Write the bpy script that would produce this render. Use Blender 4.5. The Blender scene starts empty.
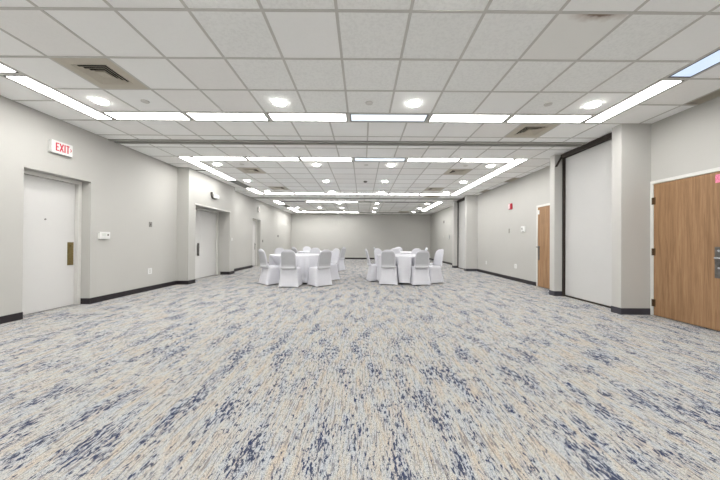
import bpy, bmesh, math, random
from mathutils import Matrix, Vector
random.seed(7)
PI = math.pi
scene = bpy.context.scene

# ---------------------------------------------------------------- camera
def rot(rx, ry, rz):
    Z = Matrix.Rotation(rz, 3, 'Z'); X = Matrix.Rotation(rx, 3, 'X'); Y = Matrix.Rotation(ry, 3, 'Y')
    return Z @ X @ Y
EYE = 1.105
M = rot(0.0057, -0.0065, -0.0009)
cam_data = bpy.data.cameras.new('camera')
cam = bpy.data.objects.new('camera', cam_data)
scene.collection.objects.link(cam)
m4 = Matrix.Identity(4)
for i in range(3):
    m4[i][0] = M[i][0]; m4[i][1] = M[i][2]; m4[i][2] = -M[i][1]
m4[2][3] = EYE
cam.matrix_world = m4
cam_data.sensor_width = 36
cam_data.lens = 282.1625 / 720 * 36
cam_data.shift_x = -0.00379
cam_data.shift_y = 0.00139
cam_data.clip_start = 0.05
scene.camera = cam

# ---------------------------------------------------------------- world / exposure
w = bpy.data.worlds.new('world'); scene.world = w; w.use_nodes = True
w.node_tree.nodes['Background'].inputs[0].default_value = (0.8, 0.85, 0.9, 1)
w.node_tree.nodes['Background'].inputs[1].default_value = 0.3
vs = scene.view_settings
vs.view_transform = 'Standard'; vs.look = 'None'; vs.gamma = 1.0; vs.use_curve_mapping = False
vs.exposure = 1.68
PANEL = 6.0       # brightness of the fluorescent lenses
DOWN = 14.0       # brightness of the round downlights

# ---------------------------------------------------------------- materials
def srgb(r, g, b):
    f = lambda c: (c/255/12.92) if c/255 <= .04045 else ((c/255+.055)/1.055)**2.4
    return (f(r), f(g), f(b), 1)
class NT:
    def __init__(s, name):
        s.m = bpy.data.materials.new(name); s.m.use_nodes = True
        s.n = s.m.node_tree.nodes; s.l = s.m.node_tree.links; s.p = s.n['Principled BSDF']
        s.tc = None
    def obj(s, scale=(1, 1, 1)):
        if s.tc is None: s.tc = s.n.new('ShaderNodeTexCoord')
        mp = s.n.new('ShaderNodeMapping'); mp.inputs['Scale'].default_value = scale
        s.l.new(s.tc.outputs['Object'], mp.inputs[0]); return mp.outputs[0]
    def noise(s, scale, sc=1, detail=2, rough=.5, dist=0):
        t = s.n.new('ShaderNodeTexNoise'); t.inputs['Scale'].default_value = sc
        t.inputs['Detail'].default_value = detail; t.inputs['Roughness'].default_value = rough
        t.inputs['Distortion'].default_value = dist
        s.l.new(s.obj(scale), t.inputs['Vector']); return t.outputs[0]
    def ramp(s, v, stops):
        r = s.n.new('ShaderNodeValToRGB'); e = r.color_ramp.elements
        while len(e) < len(stops): e.new(.5)
        for k, (p, c) in enumerate(stops):
            e[k].position = p; e[k].color = c if len(c) == 4 else (*c, 1)
        s.l.new(v, r.inputs[0]); return r.outputs[0]
    def mix(s, f, a, b, mode='MIX'):
        x = s.n.new('ShaderNodeMix'); x.data_type = 'RGBA'; x.blend_type = mode
        for sock, v in ((x.inputs[0], f), (x.inputs[6], a), (x.inputs[7], b)):
            if hasattr(v, 'links') or isinstance(v, bpy.types.NodeSocket): s.l.new(v, sock)
            else: sock.default_value = v
        return x.outputs[2]
    def math(s, op, a, b):
        x = s.n.new('ShaderNodeMath'); x.operation = op
        for sock, v in ((x.inputs[0], a), (x.inputs[1], b)):
            if isinstance(v, bpy.types.NodeSocket): s.l.new(v, sock)
            else: sock.default_value = v
        return x.outputs[0]
    def bump(s, v, strength=.2, dist=.01):
        b = s.n.new('ShaderNodeBump'); b.inputs['Strength'].default_value = strength; b.inputs['Distance'].default_value = dist
        s.l.new(v, b.inputs['Height']); s.l.new(b.outputs[0], s.p.inputs['Normal'])
    def base(s, v):
        if isinstance(v, bpy.types.NodeSocket): s.l.new(v, s.p.inputs['Base Color'])
        else: s.p.inputs['Base Color'].default_value = v
def mat(name, col, rough=.6, metal=0, vary=.04, scale=8, bump=0, bscale=80, spec=.3):
    t = NT(name); r, g, b = [c for c in col[:3]]
    n = t.noise((1, 1, 1), scale, 3)
    lo = (r*(1-vary), g*(1-vary), b*(1-vary), 1); hi = (min(1, r*(1+vary)), min(1, g*(1+vary)), min(1, b*(1+vary)), 1)
    t.base(t.ramp(n, [(.3, lo), (.7, hi)]))
    t.p.inputs['Roughness'].default_value = rough; t.p.inputs['Metallic'].default_value = metal
    t.p.inputs['Specular IOR Level'].default_value = spec
    if bump: t.bump(t.noise((1, 1, 1), bscale, 2), bump, .003)
    return t.m
def emis(name, col, strength):
    t = NT(name); t.base((.3, .3, .3, 1))
    t.p.inputs['Emission Color'].default_value = (*col, 1)
    t.p.inputs['Emission Strength'].default_value = strength
    return t.m

WALL = mat('painted_wall', (.475, .467, .443), .7, vary=.015, scale=1.5, bump=.08, bscale=140)
COLUMN = mat('column_paint', (.525, .517, .495), .7, vary=.01, scale=2)
PANELW = mat('folding_panel_vinyl', (.575, .57, .56), .55, vary=.01, scale=2)
DOORW = mat('white_door_paint', (.64, .632, .62), .4, vary=.01, scale=2)
FRAMEW = mat('white_frame_paint', (.66, .65, .62), .4, vary=.01)
BASE = mat('black_vinyl_base', (.022, .018, .021), .35, vary=.15, scale=5)
BASEC = mat('vinyl_base_painted_sheen', (.05, .048, .06), .4, vary=.15, scale=5)  # column baseboards: sheen on the dark vinyl painted in as a lighter colour
DARK = mat('dark_bronze_trim', (.035, .026, .022), .5, vary=.1)
GRID = mat('ceiling_grid_metal', (.58, .57, .54), .5, vary=.02)
TRACK = mat('ceiling_track_metal', (.36, .36, .33), .45, vary=.05, scale=3)
TAN = mat('tan_enamel', (.54, .50, .42), .5, vary=.03)
BLACK = mat('black_void', (.012, .011, .010), .8)
BRASS = mat('aged_brass', (.19, .145, .06), .35, metal=.6, vary=.15, scale=30)
STEEL = mat('dark_steel', (.16, .15, .14), .3, metal=.8, vary=.2, scale=30)
HINGE = mat('bronze_hinge', (.10, .06, .03), .4, metal=.5)
PLASTIC = mat('white_plastic', (.70, .70, .685), .4, vary=.01)
GREYP = mat('grey_plastic', (.20, .19, .18), .4, vary=.05)
RED = mat('red_enamel', (.42, .03, .05), .4, vary=.03)
REDSIGN = mat('red_sign_ink', (.62, .02, .06), .5, vary=.02)
PINK = mat('pink_red_sign', (.72, .20, .32), .5, vary=.35, scale=60)
LENSOFF = mat('unlit_lens', (.30, .30, .28), .5, vary=.05)
LENSDIM = mat('unlit_lens_dark', (.20, .20, .185), .5, vary=.05)
RIM = mat('fixture_rim', (.07, .065, .06), .5, vary=.05)
CLOTH = mat('white_polyester_cover', (.60, .60, .64), .75, vary=.015, scale=12, bump=.05, bscale=300)
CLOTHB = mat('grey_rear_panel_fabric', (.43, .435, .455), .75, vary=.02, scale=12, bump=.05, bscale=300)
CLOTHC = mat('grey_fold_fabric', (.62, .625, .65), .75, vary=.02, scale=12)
LINEN = mat('white_table_linen', (.64, .64, .68), .8, vary=.01, scale=12)
EL3 = emis('bright_white_lens', (1, .992, .965), PANEL*1.35)
EL = emis('warm_white_lens', (1, .992, .965), PANEL)
ELB = emis('cool_white_lens', (.80, .90, 1.0), .33)
ELBB = emis('blue_white_lens', (.60, .75, 1.0), .30)
ED = emis('downlight_lens', (1, .99, .96), DOWN)

def tile_mat(name, c, fiss):
    t = NT(name)
    n = t.noise((1, 1, 1), 120, 3, .7); n2 = t.noise((1, 1, 1), 38, 4, .65)
    lo = tuple(x*(1-fiss) for x in c)
    col = t.ramp(n2, [(.38, lo), (.56, c)])
    t.base(col); t.p.inputs['Roughness'].default_value = .9; t.p.inputs['Specular IOR Level'].default_value = .1
    t.bump(n, .25*fiss/.1, .004); return t.m
TILE = tile_mat('ceiling_tile_smooth', (.94, .945, .93), .01)
TILEB = tile_mat('ceiling_tile_fissured', (.92, .93, .91), .07)
TILEC = tile_mat('ceiling_tile_aged', (.905, .90, .88), .02)
# water-stained tile: brown mark along one edge at a fixed place
t = NT('ceiling_tile_stained')
tc = t.n.new('ShaderNodeTexCoord'); sep = t.n.new('ShaderNodeSeparateXYZ'); t.l.new(tc.outputs['Object'], sep.inputs[0])
dx = t.math('MULTIPLY', t.math('SUBTRACT', sep.outputs[0], 1.95), 2.6)
dy = t.math('MULTIPLY', t.math('SUBTRACT', sep.outputs[1], 2.31), 7)
d = t.math('SQRT', t.math('ADD', t.math('MULTIPLY', dx, dx), t.math('MULTIPLY', dy, dy)), 0)
d = t.math('ADD', d, t.math('MULTIPLY', t.noise((1, 1, 1), 14, 3), .5))
t.base(t.ramp(d, [(.42, (.22, .16, .12, 1)), (.6, (.60, .55, .50, 1)), (1.1 if 0 else 1.0, (.87, .87, .84, 1))]))
t.p.inputs['Roughness'].default_value = .9
TILES = t.m

# patterned carpet
t = NT('patterned_carpet')
b1 = t.noise((20, 3.0, 1), 1, 4, .75)
base = t.ramp(b1, [(.40, srgb(193, 196, 199)), (.5, srgb(201, 198, 191)), (.62, srgb(204, 191, 175))])
sp = t.noise((1, .8, 1), 210, 2, .8)
base = t.mix(.9, base, t.ramp(sp, [(.34, (.30, .30, .305, 1)), (.5, (.71, .71, .71, 1)), (.64, (1.04, 1.04, 1.04, 1))]), 'MULTIPLY')
cl = t.noise((7.2, 2.3, 1), 1, 3, .6)                               # clusters
clm = t.ramp(cl, [(.44, (0, 0, 0)), (.64, (1, 1, 1))])
st = t.noise((85, 6, 1), 1, 3, .75, .1)                          # thin long brown grey streaks
stm = t.ramp(st, [(.55, (0, 0, 0)), (.585, (1, 1, 1))])
st2 = t.noise((110, 45, 1), 1, 3, .8, .3)                           # broken grey flecks
stm2 = t.ramp(st2, [(.57, (0, 0, 0)), (.61, (1, 1, 1))])
base = t.mix(t.math('MULTIPLY', stm, .72), base, srgb(104, 98, 99))
base = t.mix(t.math('MULTIPLY', stm2, .65), base, srgb(98, 102, 116))
base = t.mix(t.math('MULTIPLY', clm, .30), base, srgb(168, 177, 192))
fn = t.noise((68, 19, 1), 1, 4, .75, .2)
nv = t.ramp(t.math('ADD', fn, t.math('MULTIPLY', clm, .12)), [(.598, (0, 0, 0)), (.622, (1, 1, 1))])
navy = t.ramp(t.noise((20, 6, 1), 1, 2), [(.35, srgb(32, 46, 80)), (.65, srgb(56, 62, 80))])
base = t.mix(t.math('MULTIPLY', nv, .95), base, navy)
t.base(base); t.p.inputs['Roughness'].default_value = .95; t.p.inputs['Specular IOR Level'].default_value = .05
t.bump(sp, .4, .004)
CARPET = t.m

# oak door veneer
t = NT('oak_veneer')
g1 = t.noise((1, 26, 1.2), 1, 4, .65, .6); g2 = t.noise((1, 120, 4), 1, 3, .7); g3 = t.noise((1, 2.2, .8), 1, 2)
c = t.ramp(g1, [(.3, srgb(136, 104, 74)), (.5, srgb(158, 124, 92)), (.72, srgb(174, 140, 106))])
c = t.mix(.5, c, t.ramp(g2, [(.35, (.72, .68, .62, 1)), (.6, (1, 1, 1, 1))]), 'MULTIPLY')
c = t.mix(.5, c, t.ramp(g3, [(.3, (.82, .8, .76, 1)), (.7, (1, 1, 1, 1))]), 'MULTIPLY')
t.base(c); t.p.inputs['Roughness'].default_value = .45; t.p.inputs['Specular IOR Level'].default_value = .3
OAK = t.m

# ---------------------------------------------------------------- mesh helpers
class MB:
    def __init__(s): s.v = []; s.f = []; s.mi = []
    def box(s, x0, x1, y0, y1, z0, z1, mi=0):
        b = len(s.v)
        s.v += [(x, y, z) for z in (z0, z1) for y in (y0, y1) for x in (x0, x1)]
        for f in ((0, 2, 3, 1), (4, 5, 7, 6), (0, 1, 5, 4), (2, 6, 7, 3), (0, 4, 6, 2), (1, 3, 7, 5)):
            s.f.append(tuple(b+i for i in f)); s.mi.append(mi)
        return s
    def quad(s, pts, mi=0):
        b = len(s.v); s.v += pts; s.f.append(tuple(range(b, b+len(pts)))); s.mi.append(mi); return s
    def cyl(s, c, r, h, axis='z', n=24, mi=0, r2=None):
        r2 = r if r2 is None else r2; b = len(s.v)
        for k, (rr, hh) in enumerate(((r, 0), (r2, h))):
            for i in range(n):
                a = 2*PI*i/n; p = (rr*math.cos(a), rr*math.sin(a), hh)
                if axis == 'x': p = (p[2], p[0], p[1])
                if axis == 'y': p = (p[1], p[2], p[0])
                s.v.append((c[0]+p[0], c[1]+p[1], c[2]+p[2]))
        for i in range(n):
            j = (i+1) % n; s.f.append((b+i, b+j, b+n+j, b+n+i)); s.mi.append(mi)
        s.f.append(tuple(b+n-1-i for i in range(n))); s.mi.append(mi)
        s.f.append(tuple(b+n+i for i in range(n))); s.mi.append(mi)
        return s
    def loft(s, rings, cap0=True, cap1=True, mi=0):
        b = len(s.v); n = len(rings[0])
        for r in rings: s.v += r
        for k in range(len(rings)-1):
            for i in range(n):
                j = (i+1) % n; s.f.append((b+k*n+i, b+k*n+j, b+(k+1)*n+j, b+(k+1)*n+i)); s.mi.append(mi)
        if cap0: s.f.append(tuple(b+n-1-i for i in range(n))); s.mi.append(mi)
        if cap1: s.f.append(tuple(b+(len(rings)-1)*n+i for i in range(n))); s.mi.append(mi)
        return s
    def build(s, name, mats, parent=None, smooth=False, bevel=0, off=(0, 0, 0)):
        me = bpy.data.meshes.new(name); me.from_pydata([(x-off[0], y-off[1], z-off[2]) for x, y, z in s.v], [], s.f)
        mats = mats if isinstance(mats, (list, tuple)) else [mats]
        for m in mats: me.materials.append(m)
        for p, i in zip(me.polygons, s.mi): p.material_index = i; p.use_smooth = smooth
        bm = bmesh.new(); bm.from_mesh(me); bmesh.ops.recalc_face_normals(bm, faces=bm.faces); bm.to_mesh(me); bm.free()
        o = bpy.data.objects.new(name, me); scene.collection.objects.link(o)
        if parent: o.parent = parent
        if bevel:
            md = o.modifiers.new('bevel', 'BEVEL'); md.width = bevel; md.segments = 2; md.limit_method = 'ANGLE'
        return o
def empty(name, loc=(0, 0, 0), rz=0):
    o = bpy.data.objects.new(name, None); o.location = loc; o.rotation_euler = (0, 0, rz); o.empty_display_size = .1
    scene.collection.objects.link(o); return o
def tag(o, label=None, cat=None, group=None, kind=None):
    if label: o['label'] = label
    if cat: o['category'] = cat
    if group: o['group'] = group
    if kind: o['kind'] = kind
    return o
def struct(o, label=None, cat=None):
    return tag(o, label, cat, kind='structure')
def copy_thing(src, loc, rz=None):
    r = src.copy(); scene.collection.objects.link(r); r.location = loc
    if rz is not None: r.rotation_euler = (0, 0, rz)
    for ch in src.children:
        c = ch.copy(); scene.collection.objects.link(c); c.parent = r
        for g in ch.children:
            d = g.copy(); scene.collection.objects.link(d); d.parent = c
    return r

# ---------------------------------------------------------------- room shell
ZC = 3.01
XL, XR = -4.77, 4.55
YB, YF = -8.15, 18.84
T = .6096
BAYS = [-.436, 6.300, 13.036, -7.172]
BL = 4.877

struct(MB().box(-5.2, 4.95, YB-.1, YF+.15, -.1, 0).build('floor', CARPET), 'beige, pale blue and navy streaked carpet over the whole hall floor', 'floor')

# left wall, with three recessed door openings and a shallow projecting bay
wl = MB()
def wl_y(y0, y1, x=XL, z0=0, z1=ZC): wl.box(-5.2, x, y0, y1, z0, z1)
wl_y(YB, 3.97); wl_y(3.97, 4.95, z0=2.14); wl_y(4.95, 7.25); wl.box(-5.2, -5.06, 3.97, 4.95, 0, 2.14)
PX = -4.47
wl_y(7.25, 7.55, PX); wl_y(7.55, 9.50, PX, 2.105); wl_y(9.50, 9.84, PX); wl.box(-5.2, -4.96, 7.55, 9.50, 0, 2.105)
wl_y(9.84, 12.25); wl_y(12.25, 13.20, z0=2.13); wl_y(13.20, YF); wl.box(-5.2, -5.06, 12.25, 13.20, 0, 2.13)
struct(wl.build('wall_left', WALL), 'off-white left wall with recessed white doors', 'wall')
# right wall with columns
wr = MB()
wr.box(XR, 4.95, YB, 3.40, 0, ZC); wr.box(XR, 4.95, 3.40, 4.40, 2.075, ZC); wr.box(4.62, 4.95, 3.40, 4.40, 0, 2.075)
wr.box(XR, 4.95, 4.40, 6.33, 0, ZC); wr.box(XR, 4.95, 6.33, 7.31, 2.075, ZC); wr.box(4.62, 4.95, 6.33, 7.31, 0, 2.075)
wr.box(XR, 4.95, 7.31, YF, 0, ZC)
for y0, y1, x in ((4.445, 4.615, 4.08), (6.0, 6.15, 4.085), (11.15, 11.33, 4.10), (12.62, 12.80, 4.08)):
    wr.box(x, XR, y0, y1, 0, ZC, 1)
struct(wr.build('wall_right', [WALL, COLUMN]), 'off-white right wall with square wing columns', 'wall')
struct(MB().box(-5.2, 4.95, YF, YF+.15, 0, ZC).build('wall_far', WALL), 'plain far end wall of the hall', 'wall')
struct(MB().box(-5.2, 4.95, YB-.15, YB, 0, ZC).build('wall_back', WALL), 'end wall behind the viewpoint', 'wall')

# baseboards
H, D = .10, .012
b = MB()
for y0, y1 in ((YB, 3.97), (4.95, 7.25), (9.84, 12.25), (13.20, YF)): b.box(XL, XL+D, y0, y1, 0, H)
b.box(-4.92, XL+D, 4.94, 4.95, 0, H)
b.box(XL, PX+D, 7.25-D, 7.25, 0, H); b.box(PX, PX+D, 7.25-D, 7.55, 0, H); b.box(PX, PX+D, 9.50-D, 9.84+D, 0, H)
b.box(-4.77, PX+D, 9.50-D, 9.50, 0, H); b.box(XL, PX, 9.84, 9.84+D, 0, H)
struct(b.build('baseboard_left', BASE))
b = MB(); 
for y0, y1 in ((YB, 3.355), (7.35, 11.15), (12.80, YF)): b.box(XR-D, XR, y0, y1, 0, H)
for y0, y1, x in ((4.445, 4.615, 4.08), (6.0, 6.15, 4.085), (11.15, 11.33, 4.10), (12.62, 12.80, 4.08)):
    b.box(x-D, x, y0-D, y1, 0, H, 1); b.box(x, XR if x != 4.085 else 4.24, y0-D, y0, 0, H, 1)
struct(b.build('baseboard_right', [BASE, BASEC]))
struct(MB().box(XL, XR, YF-D, YF, 0, H).build('baseboard_far', BASE))
struct(MB().box(XL, XR, YB, YB+D, 0, H).build('baseboard_back', BASE))

# ---------------------------------------------------------------- ceiling: tiles + grid
vents = []           # rectangles (x0,x1,y0,y1)
XI0, XI1 = -3.883, -3.883+12*T
XO0, XO1 = XI0-T/2, XI1+T/2
HX = .079
def hx(k): return HX+k*T
vent_spots = [  # x0, y0, label bits
    (XI0+T, BAYS[0]+T/2+5*T, 'near'), (HX+4*T, BAYS[0]+BL, 'mid'),
    (XI0+T, BAYS[1]+T/2+T, 'l1'), (XI0+T, BAYS[1]+T/2+5*T, 'l2'),
    (XI0+10*T, BAYS[1]+T/2+T, 'r1'), (XI0+10*T, BAYS[1]+T/2+5*T, 'r2'),
    (HX+4*T, BAYS[1]+BL, 'rb'), (XI0+T, BAYS[2]+T/2+6*T, 'fl'), (XI0+10*T, BAYS[2]+T/2+6*T, 'fr')]
grilles = [(BAYS[0]+6*T, 'a'), (BAYS[1]+3*T, 'b'), (BAYS[1]+6*T, 'c')]
XS = 4.347
skip = [(x, x+T, y, y+T) for x, y, _ in vent_spots] + [(XS, XR, y, y+T) for y, _ in grilles]
ce = MB(); gr = MB()
def cell(x0, x1, y0, y1, mi=0):
    if x1-x0 < .01 or y1-y0 < .01: return
    cx, cy = (x0+x1)/2, (y0+y1)/2
    for a in skip:
        if a[0] < cx < a[1] and a[2] < cy < a[3]: return
    ce.quad([(x0, y0, ZC), (x0, y1, ZC), (x1, y1, ZC), (x1, y0, ZC)], mi)
GW = .013
def gx(x, y0, y1): gr.box(x-GW, x+GW, y0, y1, ZC-.004, ZC+.002)
def gy(y, x0, x1): gr.box(x0, x1, y-GW, y+GW, ZC-.0045, ZC+.0015)
def pick(x, y):
    if y < -.5: return 0
    if 1.5 < x < 2.2 and 2.3 < y < 2.9: return 3
    if y < 4 and -1.3 < x: return 1 if random.random() < .62 else 0
    return random.choice((0, 0, 0, 1, 2, 2)) if y > 2 else random.choice((0, 2, 2))
for S in BAYS:
    E_ = S+BL
    for i in range(12):
        for j in range(7):
            x0, y0 = XI0+i*T, S+T/2+j*T; cell(x0, x0+T, y0, y0+T, pick(x0+T/2, y0+T/2))
    for j in range(8):
        y0 = S+j*T
        cell(XL-.2, XO0, y0, y0+T, random.choice((0, 2))); cell(XO1, XS, y0, y0+T, random.choice((0, 2))); cell(XS, XR, y0, y0+T, 0)
    for i in range(13): gx(XI0+i*T, S+T/2, E_-T/2)
    for j in range(8): gy(S+T/2+j*T, XI0, XI1)
    for x in (XO0, XO1): gx(x, S, E_)
    gx(XS, S, E_)
    for y in (S, E_): gy(y, XO0, XO1)
    for x in (XI0, XI1): gx(x, S, S+T/2); gx(x, E_-T/2, E_)
    for j in range(9):
        gy(S+j*T, XL, XO0); gy(S+j*T, XO1, XR)
# cross bands between the bays, tiles half a module off, with the partition track down the middle
bands = [(YB, BAYS[3], None)] + [(BAYS[k]+BL, BAYS[k+1], (BAYS[k]+BL+BAYS[k+1])/2) for k in (-1, 0, 1)] + [(BAYS[2]+BL, YF, None)]
xs = [XL-.2]+[hx(k) for k in range(-7, 8)]+[XR+.4]
for y0, y1, mid in bands:
    ys = [y0, y0+T]
    if mid: ys += [mid-.1, mid+.1, y1-T]
    ys.append(y1)
    for a, c in zip(ys[:-1], ys[1:]):
        if mid and abs((a+c)/2-mid) < .05: continue
        for x0, x1 in zip(xs[:-1], xs[1:]): cell(x0, x1, a, c, random.choice((0, 0, 2)))
    for x in xs[1:-1]:
        if mid: gx(x, y0, mid-.1); gx(x, mid+.1, y1)
        else: gx(x, y0, y1)
    gy(y0+T, XL, XR)
    if mid: gy(y1-T, XL, XR)
ce.box(-5.2, 4.95, YB-.1, YF+.1, ZC+.22, ZC+.3)     # slab above the tiles
struct(ce.build('ceiling', [TILE, TILEB, TILEC, TILES]), 'suspended ceiling of square white acoustic tiles', 'ceiling')
struct(gr.build('trim_1', GRID), 'painted metal grid between the ceiling tiles', 'ceiling grid')
for n, (y0, y1, mid) in enumerate(bands[1:4]):
    tr = MB().box(XL, 4.20, mid-.1, mid+.1, ZC-.002, ZC+.05).box(XL, 4.20, mid-.10, mid-.04, ZC-.02, ZC).box(XL, 4.20, mid+.04, mid+.10, ZC-.02, ZC)
    tr.box(XL, 4.20, mid-.012, mid+.012, ZC-.0045, ZC-.002, 1)
    struct(tr.build('trim_%d' % (n+2), [TRACK, DARK]), ['rearmost', 'near', 'far'][n]+' grey partition track crossing the ceiling', 'ceiling track')
# side band closures next to the folding partition stores
struct(MB().box(-4.46, -4.20, 7.50, 7.56, ZC-.006, ZC).build('trim_6', DARK), 'dark gap in the ceiling edge beside the left wall bay', 'ceiling gap')

# folding partition stores between the columns on the right
for n, (y0, y1) in enumerate(((4.617, 5.998), (11.332, 12.618))):
    r = empty('folding_partition', (4.30, (y0+y1)/2, 0)); ox, oy = 4.30, (y0+y1)/2
    tag(r, ['white folding partition panel between the two nearest right-hand columns', 'white folding partition panel between the two farther right-hand columns'][n], 'partition', 'stored folding partitions')
    def pb(mb, nm, m, bev=0): return mb.build(nm, m, r, bevel=bev, off=(ox, oy, 0))
    pb(MB().box(4.28, 4.33, y0+.002, y1-.05, .035, 2.915), 'panel', PANELW, .004)
    pb(MB().box(4.285, 4.325, y0+.002, y1-.05, .0, .034), 'bottom_seal', DARK)
    pb(MB().box(4.245, 4.33, y1-.045, y1-.004, 0, 2.915), 'edge_post', DARK)
    pb(MB().box(4.21, 4.36, y0+.002, y1-.004, 2.918, ZC-.006), 'overhead_track', DARK)
    if n == 0:
        q = MB(); p0 = (4.215, 2.95); p1 = (4.10, 2.74); wd = .022
        q.loft([[(p0[0]-wd, 5.97, p0[1]), (p0[0]+wd, 5.97, p0[1]), (p0[0]+wd, 5.985, p0[1]), (p0[0]-wd, 5.985, p0[1])],
                [(p1[0]-wd, 5.97, p1[1]), (p1[0]+wd, 5.97, p1[1]), (p1[0]+wd, 5.985, p1[1]), (p1[0]-wd, 5.985, p1[1])]])
        pb(q, 'brace', DARK)

# ---------------------------------------------------------------- doors
def white_door(name, y0, y1, xf, ztop, leaves, hand, label, fdepth=.055, peep=False, fw=.06):
    r = empty(name, (xf, (y0+y1)/2, 0)); struct(r, label, 'door'); off = (xf, (y0+y1)/2, 0)
    f = MB(); e = .001
    f.box(xf-.05, xf+fdepth, y0+e, y0+fw, 0, ztop-fw); f.box(xf-.05, xf+fdepth, y1-fw, y1-e, 0, ztop-fw); f.box(xf-.05, xf+fdepth, y0+e, y1-e, ztop-fw, ztop-e)
    f.build('door_frame', FRAMEW, r, bevel=.003, off=off)
    n = leaves; ya, yb = y0+fw+.003, y1-fw-.003; wd = (yb-ya)/n
    for k in range(n):
        lf = MB().box(xf-.045, xf, ya+k*wd+.002, ya+(k+1)*wd-.002, .008, ztop-fw-.004).build('door_leaf', DOORW, r, bevel=.002, off=off)
        if (k == n-1):
            hy0, hy1, hz0, hz1, hm = hand
            h = MB().box(xf, xf+.006, hy0, hy1, hz0, hz1)
            if n == 1: h.cyl((xf+.006, (hy0+hy1)/2, hz1-.06), .022, .02, 'x', 16).cyl((xf+.026, (hy0+hy1)/2, hz1-.06), .010, .006, 'x', 12)
            else: h.box(xf+.006, xf+.03, (hy0+hy1)/2-.012, (hy0+hy1)/2+.012, hz0+.02, hz0+.04).box(xf+.006, xf+.03, (hy0+hy1)/2-.012, (hy0+hy1)/2+.012, hz1-.04, hz1-.02).box(xf+.03, xf+.042, (hy0+hy1)/2-.014, (hy0+hy1)/2+.014, hz0, hz1)
            h.build('handle_plate', hm, lf, bevel=.002, off=off)
            if peep: MB().cyl((xf, 4.43, 1.44), .013, .006, 'x', 16).build('peephole', GREYP, lf, off=off)
    return r
white_door('door_1', 3.97, 4.95, -4.98, 2.14, 1, (4.765, 4.865, .69, 1.08, BRASS), 'white flush door with a tall brass plate, nearest on the left', peep=True)
white_door('door_2', 7.55, 9.50, -4.90, 2.105, 2, (8.37, 8.43, .68, 1.06, STEEL), 'white double door recessed in the projecting left wall bay', fdepth=.055, fw=.06)
white_door('door_3', 12.25, 13.20, -4.98, 2.13, 1, (13.03, 13.09, .75, 1.05, STEEL), 'farthest white door recessed in the left wall')
struct(MB().box(PX, PX+.014, 7.50, 9.55, 2.09, 2.13).build('trim_5', FRAMEW, bevel=.003), 'white casing strip above the double door recess', 'door trim')
def oak_door(name, y0, y1, label, near):
    # frame outer y0..y1 (y1 = far side), leaf flush with the wall face
    r = empty(name, (XR, (y0+y1)/2, 0)); struct(r, label, 'door'); off = (XR, (y0+y1)/2, 0)
    fw, zt = .05, 2.095; f = MB()
    f.box(XR-.022, XR+.06, y0, y0+fw, 0, zt-fw); f.box(XR-.022, XR+.06, y1-fw, y1, 0, zt-fw); f.box(XR-.022, XR+.06, y0, y1, zt-fw, zt)
    f.build('door_frame', FRAMEW, r, bevel=.003, off=off)
    lf = MB().box(XR-.018, XR+.03, y0+fw+.004, y1-fw-.004, .012, zt-fw-.005).build('door_leaf', OAK, r, bevel=.002, off=off)
    X = XR-.018
    if near:
        for z in (.20, .99, 1.78):
            hg = MB().box(X-.006, X, y1-fw-.03, y1-fw+.024, z-.055, z+.055).cyl((X-.008, y1-fw-.002, z-.055), .008, .11, 'z', 12)
            hg.build('hinge', HINGE, lf, off=off)
        hy0, hy1 = y0+fw+.05, 3.625
        h = MB().box(X-.004, X, hy0, hy1, .68, 1.08); c = hy1-.05
        h.build('handle_plate', STEEL, lf, bevel=.002, off=off)
        k = MB().cyl((X-.05, c, .94), .012, .046, 'x', 14).box(X-.06, X-.045, c-.12, c+.012, .93, .95).cyl((X-.012, c, 1.03), .018, .010, 'x', 14).cyl((X-.012, c, .81), .014, .010, 'x', 14)
        k.build('lever', mat('bright_steel', (.6, .6, .6), .25, metal=.9), lf, off=off)
        MB().box(X-.002, X, 3.50, 3.618, 1.90, 2.005).build('door_sign', PINK, lf, off=off)['label'] = 'pink and red sticker at the top corner'
    else:
        h = MB().box(X-.006, X, y1-fw-.085, y1-fw-.022, .69, 1.05)
        h.build('handle_plate', STEEL, lf, bevel=.002, off=off)
        MB().cyl((X-.05, y1-fw-.05, 1.02), .014, .046, 'x', 14).box(X-.062, X-.046, y1-fw-.15, y1-fw-.035, 1.008, 1.032).build('lever', STEEL, lf, off=off)
        MB().box(X-.002, X, y1-fw-.07, y1-fw-.01, 1.86, 1.97).build('door_sign', PLASTIC, lf, off=off)
    return r
oak_door('door_4', 3.365, 4.44, 'large oak veneer door at the right edge with three bronze hinges', True)
oak_door('door_5', 6.30, 7.345, 'narrow oak veneer door beside the second right-hand column', False)

# ---------------------------------------------------------------- ceiling fixtures
def fixture(lens):
    r = empty('ceiling_light'); L, W = 1.2192, T/2; g = .012
    f = MB(); z0, z1 = -.006, .06
    # grey channel ends and dark rim round the lens
    a, b_ = L/2-.027, W/2-.024
    f.box(-a, a, -b_, -b_+.010, z0, z1); f.box(-a, a, b_-.010, b_, z0, z1)
    f.box(-a, -a+.014, -b_+.010, b_-.010, z0, z1); f.box(a-.014, a, -b_+.010, b_-.010, z0, z1)
    f.build('frame', RIM, r)
    MB().box(-a+.014, a-.014, -b_+.010, b_-.010, -.001, .02).build('diffuser', lens, r)
    for s_ in (-1, 1): MB().box(*sorted((s_*a, s_*(L/2-.001))), -b_, b_, -.004, .02).build('end_channel', GRID, r)
    MB().box(-L/2+.001, L/2-.001, b_, W/2-.001, -.003, .02).box(-L/2+.001, L/2-.001, -W/2+.001, -b_, -.003, .02).build('side_flange', GRID, r)
    return r
proto = {}
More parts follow.
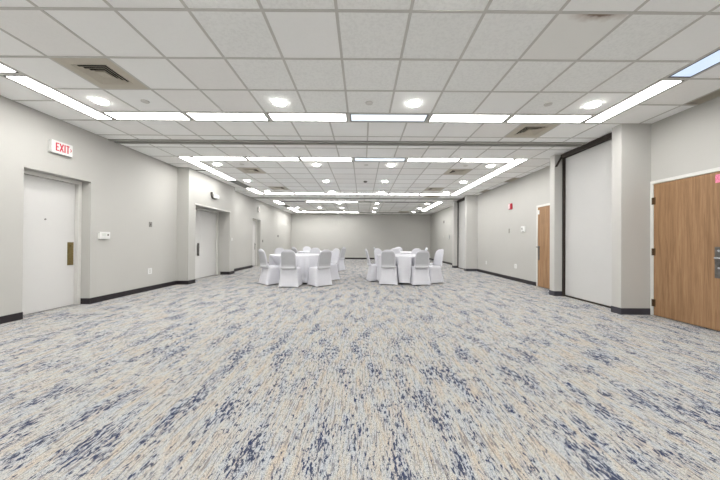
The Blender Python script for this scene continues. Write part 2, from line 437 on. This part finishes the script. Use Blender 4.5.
def put_fixture(x, y, rz, lens, label):
    if lens.name not in proto: proto[lens.name] = fixture(lens); o = proto[lens.name]; o.location = (x, y, ZC); o.rotation_euler = (0, 0, rz)
    else: o = copy_thing(proto[lens.name], (x, y, ZC), rz)
    tag(o, label, 'ceiling light', 'fluorescent strip lights'); return o
ordn = ['first', 'second', 'third', 'fourth', 'fifth', 'sixth']
def row(y, name, lenses):
    for i, l in enumerate(lenses):
        if l is None:
            cell(XI0+i*2*T, XI0+(i+1)*2*T, y-T/4, y+T/4); continue
        adj = {'warm_white_lens': 'lit white', 'bright_white_lens': 'lit white', 'cool_white_lens': 'bluish white', 'blue_white_lens': 'bluish white', 'unlit_lens': 'unlit grey', 'unlit_lens_dark': 'unlit dark grey'}[l.name]
        put_fixture(XI0+T+i*2*T, y, 0, l, '%s strip light, %s from left in the %s' % (adj, ordn[i], name))
row(BAYS[0]+T/4, 'cross row above the viewpoint', [EL]*6)
row(BAYS[0]+BL-T/4, 'nearest cross row', [EL, EL, EL, ELB, EL, EL])
row(BAYS[1]+T/4, 'second cross row', [EL, EL, EL, ELB, EL, EL])
row(BAYS[1]+BL-T/4, 'third cross row', [EL]*6)
row(BAYS[2]+T/4, 'fourth cross row', [LENSDIM, EL3, EL3, LENSDIM, LENSDIM, LENSOFF])
row(BAYS[2]+BL-T/4, 'last cross row', [EL3, EL3, EL3, LENSOFF, LENSOFF, LENSOFF])
baynm = ['nearest ceiling bay', 'middle ceiling bay', 'far ceiling bay', 'bay behind the viewpoint']
def side(S, x, sd, bay, lenses):
    for j, l in enumerate(lenses):
        adj = {'warm_white_lens': 'lit white', 'bright_white_lens': 'lit white', 'blue_white_lens': 'bluish white', 'unlit_lens': 'unlit grey', 'unlit_lens_dark': 'unlit dark grey'}[l.name]
        put_fixture(x, S+T+j*2*T, PI/2, l, '%s strip light, %s side, %s from front of %s' % (adj, sd, ordn[j], baynm[bay]))
xl, xr = XO0+T/4, XO1-T/4
side(BAYS[0], xl, 'left', 0, [EL]*4); side(BAYS[0], xr, 'right', 0, [EL, EL, ELBB, EL])
row(BAYS[3]+T/4, 'rearmost cross row', [EL]*6); row(BAYS[3]+BL-T/4, 'cross row behind the viewpoint', [EL]*6)
side(BAYS[3], xl, 'left', 3, [EL]*4); side(BAYS[3], xr, 'right', 3, [EL]*4)
side(BAYS[1], xl, 'left', 1, [EL, EL, LENSDIM, EL]); side(BAYS[1], xr, 'right', 1, [EL]*4)
side(BAYS[2], xl, 'left', 2, [EL3, LENSDIM, EL3, EL3]); side(BAYS[2], xr, 'right', 2, [EL3, EL3, EL3, LENSOFF])

dl = empty('downlight')
rg = []
for rr, zz in ((.100, 0), (.100, -.004), (.090, -.005), (.088, 0)):
    rg.append([(rr*math.cos(2*PI*i/28), rr*math.sin(2*PI*i/28), zz) for i in range(28)])
MB().loft(rg, True, False).build('trim_ring', PLASTIC, dl, smooth=False)
MB().cyl((0, 0, -.018), .080, .017, n=28, r2=.088).build('lens', ED, dl)
first = True
cols = [(-3.578, 'far left'), (-1.14, 'centre left'), (.689, 'centre right'), (3.127, 'far right')]
for bi, S in enumerate(BAYS):
    for j, rn in ((0, 'front'), (3, 'middle'), (6, 'rear')):
        for x, cn in cols:
            xx = x
            if bi == 2 and cn == 'far left' and rn == 'front': continue
            loc = (xx, S+T/2+(j+.5)*T, ZC-.0005)
            if first: dl.location = loc; o = dl; first = False
            else: o = copy_thing(dl, loc)
            tag(o, 'round white downlight, %s column, %s row of %s' % (cn, rn, baynm[bi]), 'downlight', 'round downlights')
o = copy_thing(dl, (-2.36, BAYS[2]+T/2+3.5*T, ZC-.0005)); tag(o, 'round downlight out of line between left columns in the far ceiling bay', 'downlight', 'round downlights')

sk = MB().cyl((0, 0, -.012), .048, .012, n=20, r2=.052)
spr = sk.build('sprinkler_cover', mat('sprinkler_white', (.68, .67, .64), .5))
first = True
for x, bay, j, lab in ((-2.969, 0, 6, 'left of the nearest cross row lights'), (.079, 0, 6, 'at the centre before the nearest cross row'), (2.517, 0, 6, 'right side before the nearest cross row'),
                   (-2.969, 1, 0, 'left, just past the second cross row'), (.079, 1, 0, 'at the centre just past the second cross row'), (2.517, 1, 0, 'right, just past the second cross row')):
    if bay == 0: pass
    loc = (x, BAYS[bay]+T/2+(j+.5)*T, ZC)
    if first: o = spr; o.location = loc; first = False
    else: o = copy_thing(spr, loc)
    tag(o, 'flat round sprinkler cover in the ceiling, '+lab, 'sprinkler cover', 'ceiling sprinkler covers')
sd_ = MB().cyl((0, 0, -.035), .05, .035, n=20, r2=.062).cyl((0, 0, -.045), .03, .01, n=16).build('smoke_detector', GREYP)
sd_.location = (.079, 8.75, ZC); tag(sd_, 'dark grey round smoke detector at the centre of the middle ceiling bay', 'smoke detector')

# air diffusers
def diffuser():
    r = empty('air_vent'); a = T/2-.014; op = .19
    f = MB(); z0, z1 = -.006, .004
    f.box(-a, a, -a, -op, z0, z1); f.box(-a, a, op, a, z0, z1); f.box(-a, -op, -op, op, z0, z1); f.box(op, a, -op, op, z0, z1)
    f.build('face_panel', TAN, r)
    bk = MB(); bk.box(-op-.01, op+.01, -op-.01, op+.01, .12, .13)
    for s in (-1, 1):
        bk.box(s*op-.005, s*op+.005, -op, op, .004, .12); bk.box(-op, op, s*op-.005, s*op+.005, .004, .12)
    bk.build('duct_box', BLACK, r)
    for k, h in enumerate((.185, .151, .117, .083)):
        lo, hi = h, h-.024
        q = MB(); q.loft([[(-lo, -lo, -.004), (lo, -lo, -.004), (lo, lo, -.004), (-lo, lo, -.004)], [(-hi, -hi, .010), (hi, -hi, .010), (hi, hi, .010), (-hi, hi, .010)]], False, False)
        o = q.build('louver_ring', TAN, r); md = o.modifiers.new('solid', 'SOLIDIFY'); md.thickness = .004
    MB().box(-.052, .052, -.052, .052, -.004, .010).build('centre_plate', TAN, r, bevel=.003)
    return r
vl = {'near': 'tan square air vent in the ceiling at upper left, nearest of all', 'mid': 'tan square air vent just behind the nearest cross row on the right',
      'l1': 'square air vent on the left, just past the second cross row of lights', 'l2': 'square air vent on the left, just before the third cross row of lights',
      'r1': 'square air vent on the right, just past the second cross row of lights', 'r2': 'square air vent on the right, just before the third cross row of lights',
      'rb': 'square air vent on the right beyond the far ceiling track', 'fl': 'left square air vent close to the far wall', 'fr': 'right square air vent close to the far wall'}
v0 = None
for x, y, k in vent_spots:
    loc = (x+T/2, y+T/2, ZC)
    if v0 is None: v0 = diffuser(); v0.location = loc; o = v0
    else: o = copy_thing(v0, loc)
    tag(o, vl[k], 'air vent', 'square ceiling air vents')
# narrow return grilles along the right wall
g0 = None
for (y, k), lab in zip(grilles, ('narrow tan return grille above the large oak door', 'narrow tan return grille in the ceiling above the red alarm', 'narrow tan return grille in the ceiling nearest the farther columns')):
    loc = ((XS+XR)/2, y+T/2, ZC); wx, wy = (XR-XS)/2-.003, T/2-.014
    if g0 is None:
        g0 = empty('return_grille', loc)
        MB().box(-wx, wx, -wy, wy, .06, .07).build('backing', TAN, g0)
        f = MB().box(-wx, -wx+.012, -wy, wy, -.004, .06).box(wx-.012, wx, -wy, wy, -.004, .06).box(-wx, wx, -wy, -wy+.012, -.004, .06).box(-wx, wx, wy-.012, wy, -.004, .06)
        f.build('frame', TAN, g0)
        s = MB()
        for i in range(7):
            x = -wx+.03+i*(2*wx-.06)/6; s.box(x-.002, x+.002, -wy+.01, wy-.01, 0, .03)
        s.build('slats', TAN, g0); o = g0
    else: o = copy_thing(g0, loc)
    tag(o, lab, 'air grille', 'narrow return grilles')

# ---------------------------------------------------------------- wall items
def bars(mb, segs, w, x0, x1, mi=0):
    # strokes in the (y,z) plane, extruded from x0 to x1
    for (ya, za), (yb, zb) in segs:
        dx_, dz = yb-ya, zb-za; L = math.hypot(dx_, dz); nx, nz = -dz/L*w/2, dx_/L*w/2
        q = [(ya+nx, za+nz), (yb+nx, zb+nz), (yb-nx, zb-nz), (ya-nx, za-nz)]
        mb.loft([[(x0, p[0], p[1]) for p in q], [(x1, p[0], p[1]) for p in q]], mi=mi)
ex = empty('exit_sign', (XL, 4.47, 2.55)); tag(ex, 'white exit sign with red letters and arrow above the nearest left door', 'exit sign')
off = (XL, 4.47, 2.55)
MB().box(XL+.001, XL+.055, 4.315, 4.625, 2.455, 2.645).build('housing', PLASTIC, ex, bevel=.006, off=off)
q = MB(); za, zb = 2.492, 2.615; X0, X1 = XL+.0555, XL+.0575; sw = .016
def L_(y0, wd, pts): return [((y0+a*wd, za+c*(zb-za)), (y0+e*wd, za+g*(zb-za))) for a, c, e, g in pts]
bars(q, L_(4.375, .042, [(0.1, 0, .1, 1), (0, .94, 1, .94), (0, .5, .85, .5), (0, .06, 1, .06)]), sw, X0, X1)
bars(q, L_(4.430, .050, [(0, 0, 1, 1), (0, 1, 1, 0)]), sw, X0, X1)
bars(q, L_(4.498, .012, [(0.5, 0, .5, 1)]), sw, X0, X1)
bars(q, L_(4.526, .046, [(0.5, 0, .5, 1), (0, .94, 1, .94)]), sw, X0, X1)
q.build('lettering', REDSIGN, ex, off=off)['label'] = 'red letters reading EXIT'
q = MB(); bars(q, [((4.588, 2.578), (4.603, 2.553)), ((4.603, 2.553), (4.588, 2.528))], .009, X0, X1)
q.build('arrow', REDSIGN, ex, off=off)['label'] = 'red chevron pointing right'

def wall_box(name, label, cat, X, s, y0, y1, z0, z1, dep, m, extra=None, group=None):
    """thing on a side wall: X wall face, s=+1 when it projects to +x"""
    yc, zc = (y0+y1)/2, (z0+z1)/2; r = empty(name, (X, yc, zc)); off = (X, yc, zc)
    a, b_ = sorted((X+s*.0008, X+s*dep))
    MB().box(a, b_, y0, y1, z0, z1).build('plate', m, r, bevel=min(.004, dep*.3), off=off)
    if extra:
        for nm, mm, fn in extra:
            q = MB(); fn(q); q.build(nm, mm, r, off=off)
    tag(r, label, cat, group); return r
wall_box('thermostat', 'white box on the left wall beside the nearest door', 'thermostat', XL, 1, 5.085, 5.285, 1.14, 1.27, .05, PLASTIC,
    [('display', mat('pale_display', (.6, .62, .58), .3), lambda q: q.box(XL+.05, XL+.052, 5.12, 5.20, 1.195, 1.245)), ('buttons', GREYP, lambda q: q.box(XL+.05, XL+.053, 5.225, 5.255, 1.20, 1.235))])
wall_box('wall_switch', 'small grey switch plate on the left wall above the outlet', 'switch', XL, 1, 6.30, 6.39, 1.425, 1.54, .008, GREYP,
    [('toggle', STEEL, lambda q: q.box(XL+.008, XL+.018, 6.335, 6.352, 1.465, 1.50))])
def outlet(label, X, s, y0, y1, z0, z1):
    yc, zc = (y0+y1)/2, (z0+z1)/2
    def fn(q):
        for dz in (-.022, .022):
            a, b_ = sorted((X+s*.006, X+s*.009)); q.box(a, b_, yc-.017, yc+.017, zc+dz-.014, zc+dz+.014)
    wall_box('power_outlet', label, 'outlet', X, s, y0, y1, z0, z1, .006, PLASTIC, [('sockets', mat('socket_grey', (.5, .49, .46), .5), fn)], 'wall outlets')
outlet('white double outlet low on the left wall between the first door and the bay', XL, 1, 6.28, 6.40, .37, .50)
outlet('white outlet low on the right wall, nearer the oak door', XR, -1, 8.31, 8.43, .37, .50)
outlet('white outlet low on the right wall, nearer the far columns', XR, -1, 10.30, 10.40, .34, .46)
ex.location.y -= .045
# emergency light above double door
r = empty('emergency_light', (PX, 8.47, 2.46)); tag(r, 'white emergency light with curved dark edge above the double door', 'emergency light'); off = (PX, 8.47, 2.46)
MB().box(PX+.001, PX+.07, 8.36, 8.66, 2.41, 2.52).build('housing', PLASTIC, r, bevel=.01, off=off)
q = MB(); arc = []
for i in range(7):
    a = PI+PI/2*i/6; arc.append((8.40+.11*math.cos(a), 2.50+.11*math.sin(a)))
arc = [(8.29, 2.56)]+arc+[(8.50, 2.385)]
bars(q, list(zip(arc[:-1], arc[1:])), .022, PX+.001, PX+.06); q.build('bracket', STEEL, r, off=off)
wall_box('wall_switch', 'tiny white switch on the far strip of the left wall bay', 'switch', PX, 1, 9.62, 9.69, 1.14, 1.24, .01, PLASTIC)
r = empty('wall_speaker', (XL, 12.85, 2.58)); tag(r, 'round white speaker on the left wall above the farthest door', 'speaker'); off = (XL, 12.85, 2.58)
MB().cyl((XL+.001, 12.85, 2.58), .13, .06, 'x', 24).build('body', PLASTIC, r, off=off)
MB().cyl((XL+.061, 12.85, 2.58), .10, .004, 'x', 24).build('grille', mat('pinkish_grille', (.66, .60, .58), .6), r, off=off)
wall_box('wall_switch', 'dark grey switch just beyond the farthest left door', 'switch', XL, 1, 13.42, 13.52, 1.09, 1.21, .02, GREYP)
wall_box('thermostat', 'small pale thermostat on the far end of the left wall', 'thermostat', XL, 1, 15.86, 15.98, 1.38, 1.50, .03, GREYP)
r = empty('fire_alarm', (XR, 8.63, 2.24)); tag(r, 'red fire alarm strobe high on the right wall', 'fire alarm'); off = (XR, 8.63, 2.24)
MB().box(XR-.05, XR-.001, 8.555, 8.705, 2.15, 2.33).build('housing', RED, r, bevel=.01, off=off)
MB().box(XR-.065, XR-.0505, 8.61, 8.69, 2.17, 2.31).build('strobe_lens', mat('strobe_lens', (.75, .6, .6), .3), r, bevel=.006, off=off)
wall_box('wall_switch', 'small grey switch plate on the right wall under the red alarm', 'switch', XR, -1, 8.71, 8.78, 1.43, 1.57, .01, mat('mid_grey_plastic', (.30, .29, .26), .4))
wall_box('thermostat', 'white thermostat on the right wall beside the narrow oak door', 'thermostat', XR, -1, 7.86, 8.04, 1.43, 1.60, .035, PLASTIC,
    [('display', GREYP, lambda q: q.box(XR-.037, XR-.035, 7.96, 8.01, 1.50, 1.555)), ('vent', GREYP, lambda q: q.box(XR-.037, XR-.035, 7.89, 7.99, 1.435, 1.45))])
wall_box('wall_switch', 'small dark plate high on the far right wall', 'switch', XR, -1, 15.68, 15.82, 2.22, 2.36, .03, GREYP)
wall_box('wall_switch', 'pale plate at eye height on the far right wall, the farther one', 'switch', XR, -1, 15.72, 15.84, 1.39, 1.50, .02, mat('pale_grey_plastic', (.5, .5, .48), .4))
wall_box('thermostat', 'grey plate at eye height on the far right wall, the nearer one', 'thermostat', XR, -1, 14.66, 14.84, 1.34, 1.52, .03, mat('light_grey_plastic', (.42, .42, .42), .4))

# ---------------------------------------------------------------- covered chairs
def sup(n, hx_, y0, y1, z, e, hem=0, k=40):
    pts = []; cy, hy = (y0+y1)/2, (y1-y0)/2
    for i in range(k):
        a = 2*PI*(i+.5)/k; c, s = math.cos(a), math.sin(a)
        x = hx_*math.copysign(abs(c)**(2/e), c); y = cy+hy*math.copysign(abs(s)**(2/e), s)
        corner = (abs(x/hx_)**3)*(abs((y-cy)/hy)**3)
        mx = 1-.055*(1-corner)*hem
        pts.append((x*mx, cy+(y-cy)*mx, z+hem*.028*(1-corner)))
    return pts
def chair():
    r = empty('banquet_chair')
    q = MB(); rings = []
    for z, hx_, y0, y1, e, hem in ((.004, .262, .0, .505, 9, 1), (.06, .254, .012, .498, 8, .75), (.16, .243, .034, .487, 7, .45), (.28, .231, .058, .475, 6, .2), (.40, .222, .078, .468, 6, 0),
                               (.445, .221, .084, .468, 6, 0), (.465, .212, .09, .46, 5, 0), (.475, .18, .11, .43, 4, 0), (.479, .1, .18, .36, 3, 0)):
        rings.append(sup(0, hx_, y0, y1, z, e, hem))
    q.loft(rings, False, True)
    q.build('seat_cover', CLOTH, r, smooth=True)
    q = MB(); rings = []
    N = 22
    for i in range(N+1):
        tt = i/N; z = .445+.480*tt
        zr = .77
        hw = .194-.008*tt
        if z > zr: hw *= max(.12, (1-((z-zr)/(.930-zr))**2.3))**.5
        yc = .082-.105*tt**1.15
        th = .030+(.020 if tt < .14 else 0)+(.006*math.sin(tt*40) if tt < .2 else 0)-.012*tt
        if z > .90: th *= .8
        if i == 0: th *= .7
        if i == N: th *= .45
        e = 3.2
        ring = []
        for k in range(32):
            a = 2*PI*k/32; c, s = math.cos(a), math.sin(a)
            x = hw*math.copysign(abs(c)**(2/e), c)
            ring.append((x, yc+th*math.copysign(abs(s)**(2/e), s)-.012*(1-(x/.2)**2), z))
        rings.append(ring)
    q.loft(rings)
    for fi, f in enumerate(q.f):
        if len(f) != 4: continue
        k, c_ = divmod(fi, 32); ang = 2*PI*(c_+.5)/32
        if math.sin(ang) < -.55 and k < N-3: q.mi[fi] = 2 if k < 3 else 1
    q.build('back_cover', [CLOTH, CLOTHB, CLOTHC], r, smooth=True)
    for sx in (-1, 1):
        for y in (.13, .40):
            MB().cyl((sx*.17, y, 0), .012, .44, n=10, mi=0).build('leg', STEEL, r)
    return r
# x, y of rear hem centre, heading vector, label
TL, TR, BLc, BRc = (-1.88, 8.13), (1.17, 8.2), (-1.75, 11.05), (1.5, 11.05)
CH = [
 (-1.80, 6.84, .02, 1, 'white covered chair, back to the viewer, centre front of the near left table', 0),
 (-.92, 7.06, -.65, .76, 'white covered chair angled at the front right of the near left table', 0),
 (-2.60, 7.30, .71, .71, 'white covered chair side-on at the far left of the near left table', 0),
 (-.80, 8.50, -.72, -.69, 'white covered chair on the right side of the near left table', 0),
 (-2.62, 8.98, .68, -.73, 'white covered chair behind the near left table, at its left', 0),
 (-1.56, 9.32, -.2, -1, 'white covered chair behind the near left table, half hidden, facing the viewer', 0),
 (.67, 7.34, .18, 1, 'white covered chair, back to the viewer, front left of the near right table', 1),
 (1.555, 7.30, -.12, 1, 'white covered chair, back to the viewer, front right of the near right table', 1),
 (.13, 8.22, 1, .12, 'white covered chair side-on at the left of the near right table', 1),
 (2.19, 8.02, -.93, -.37, 'white covered chair side-on at the right of the near right table', 1),
 (.50, 9.12, .68, -.73, 'white covered chair behind the near right table, at its left', 1),
 (1.12, 9.66, 0, -1, 'white covered chair directly behind the near right table, mostly hidden', 1),
 (1.78, 9.25, -.6, -.8, 'white covered chair behind the near right table, at its right', 1),
 (2.44, 8.72, -1, -.05, 'white covered chair on the right of the near right table, the farther one', 1),
 (-.74, 11.0, -.9, .42, 'white covered chair at the right of the rear left table', 2),
 (-2.50, 10.35, .7, .7, 'white covered chair at the left of the rear left table', 2),
 (-2.38, 12.1, .5, -.85, 'white covered chair behind the rear left table', 2),
 (1.56, 12.25, 0, -1, 'white covered chair behind the rear right table', 3),
 (2.50, 11.1, -1, 0, 'white covered chair at the right of the rear right table', 3),
 (.49, 10.95, 1, .1, 'white covered chair at the left of the rear right table', 3)]
c0 = None
gname = ['chairs around the near left table', 'chairs around the near right table', 'chairs around the rear left table', 'chairs around the rear right table']
for x, y, hx_, hy_, lab, g in CH:
    rz = math.atan2(hy_, hx_)-PI/2
    if c0 is None: c0 = chair(); c0.location = (x, y, 0); c0.rotation_euler = (0, 0, rz); o = c0
    else: o = copy_thing(c0, (x, y, 0), rz)
    tag(o, lab, 'chair', gname[g])

# ---------------------------------------------------------------- tables and cloths
def inside(px, py, z):
    for x, y, hx_, hy_, _, _g in CH:
        L = math.hypot(hx_, hy_); ux, uy = hx_/L, hy_/L
        dx_, dy_ = px-x, py-y; f = dx_*ux+dy_*uy; s = abs(dx_*uy-dy_*ux)
        k = max(0, min(1, z/.45))
        if -.05 < f < .52-.03*k and s < .275-.04*k: return True
    return False
tabs = [(TL, 'near left'), (TR, 'near right'), (BLc, 'rear left'), (BRc, 'rear right')]
for ti, ((tx, ty), nm) in enumerate(tabs):
    r = empty('round_table', (tx, ty, 0)); tag(r, 'round banquet table under the %s white tablecloth' % nm, 'table', 'round banquet tables')
    MB().cyl((0, 0, .728), .745, .022, n=64).build('tabletop', mat('laminate%d' % ti, (.35, .3, .25), .5), r)
    pb_ = MB().cyl((0, 0, .03), .035, .698, n=16)
    pb_.build('pedestal', STEEL, r)
    MB().box(-.24, .24, -.025, .025, 0, .03).box(-.025, .025, -.24, -.025, 0, .03).box(-.025, .025, .025, .24, 0, .03).build('foot', BLACK, r)
    N = 220; rings = []
    rnd = random.Random(ti*5+3); ph = [rnd.uniform(0, 6.28) for _ in range(4)]
    zs = [.7545, .756, .7545, .748, .735, .70, .66, .60, .54, .48, .40, .30, .20, .12, .05]
    rs = [.0, .70, .748, .756, .760, .763, .766, .77, .774, .778, .785, .79, .795, .80, .803]
    for z, rr in zip(zs, rs):
        ring = []; tt = max(0, (.74-z)/.70)
        for i in range(N):
            a = 2*PI*i/N
            fold = (.5+.5*math.sin(19*a+ph[0]+1.2*math.sin(3*a+ph[1])))**1.5*.6+.3*math.sin(31*a+ph[2])*.4
            R_ = max(.001, rr+.085*tt**.7*(fold-.35)) if rr > .7 else max(.001, rr)
            if z < .74:
                zt = min(z, .46); lim = R_
                while lim > .30 and inside(tx+lim*math.cos(a), ty+lim*math.sin(a), zt): lim -= .01
                if z > .48: wgt = min(1, max(0, (.735-z)/.255)); lim = R_+(lim-R_)*wgt
                R_ = lim
            ring.append((R_*math.cos(a), R_*math.sin(a), z+(.012*math.sin(5*a+ph[3])*tt)))
        rings.append(ring)
    o = MB().loft(rings, False, False).build('tablecloth', LINEN, smooth=True); o.location = (tx, ty, 0)
    tag(o, 'floor-length white cloth draped over the %s round table' % nm, 'tablecloth', 'white round tablecloths')
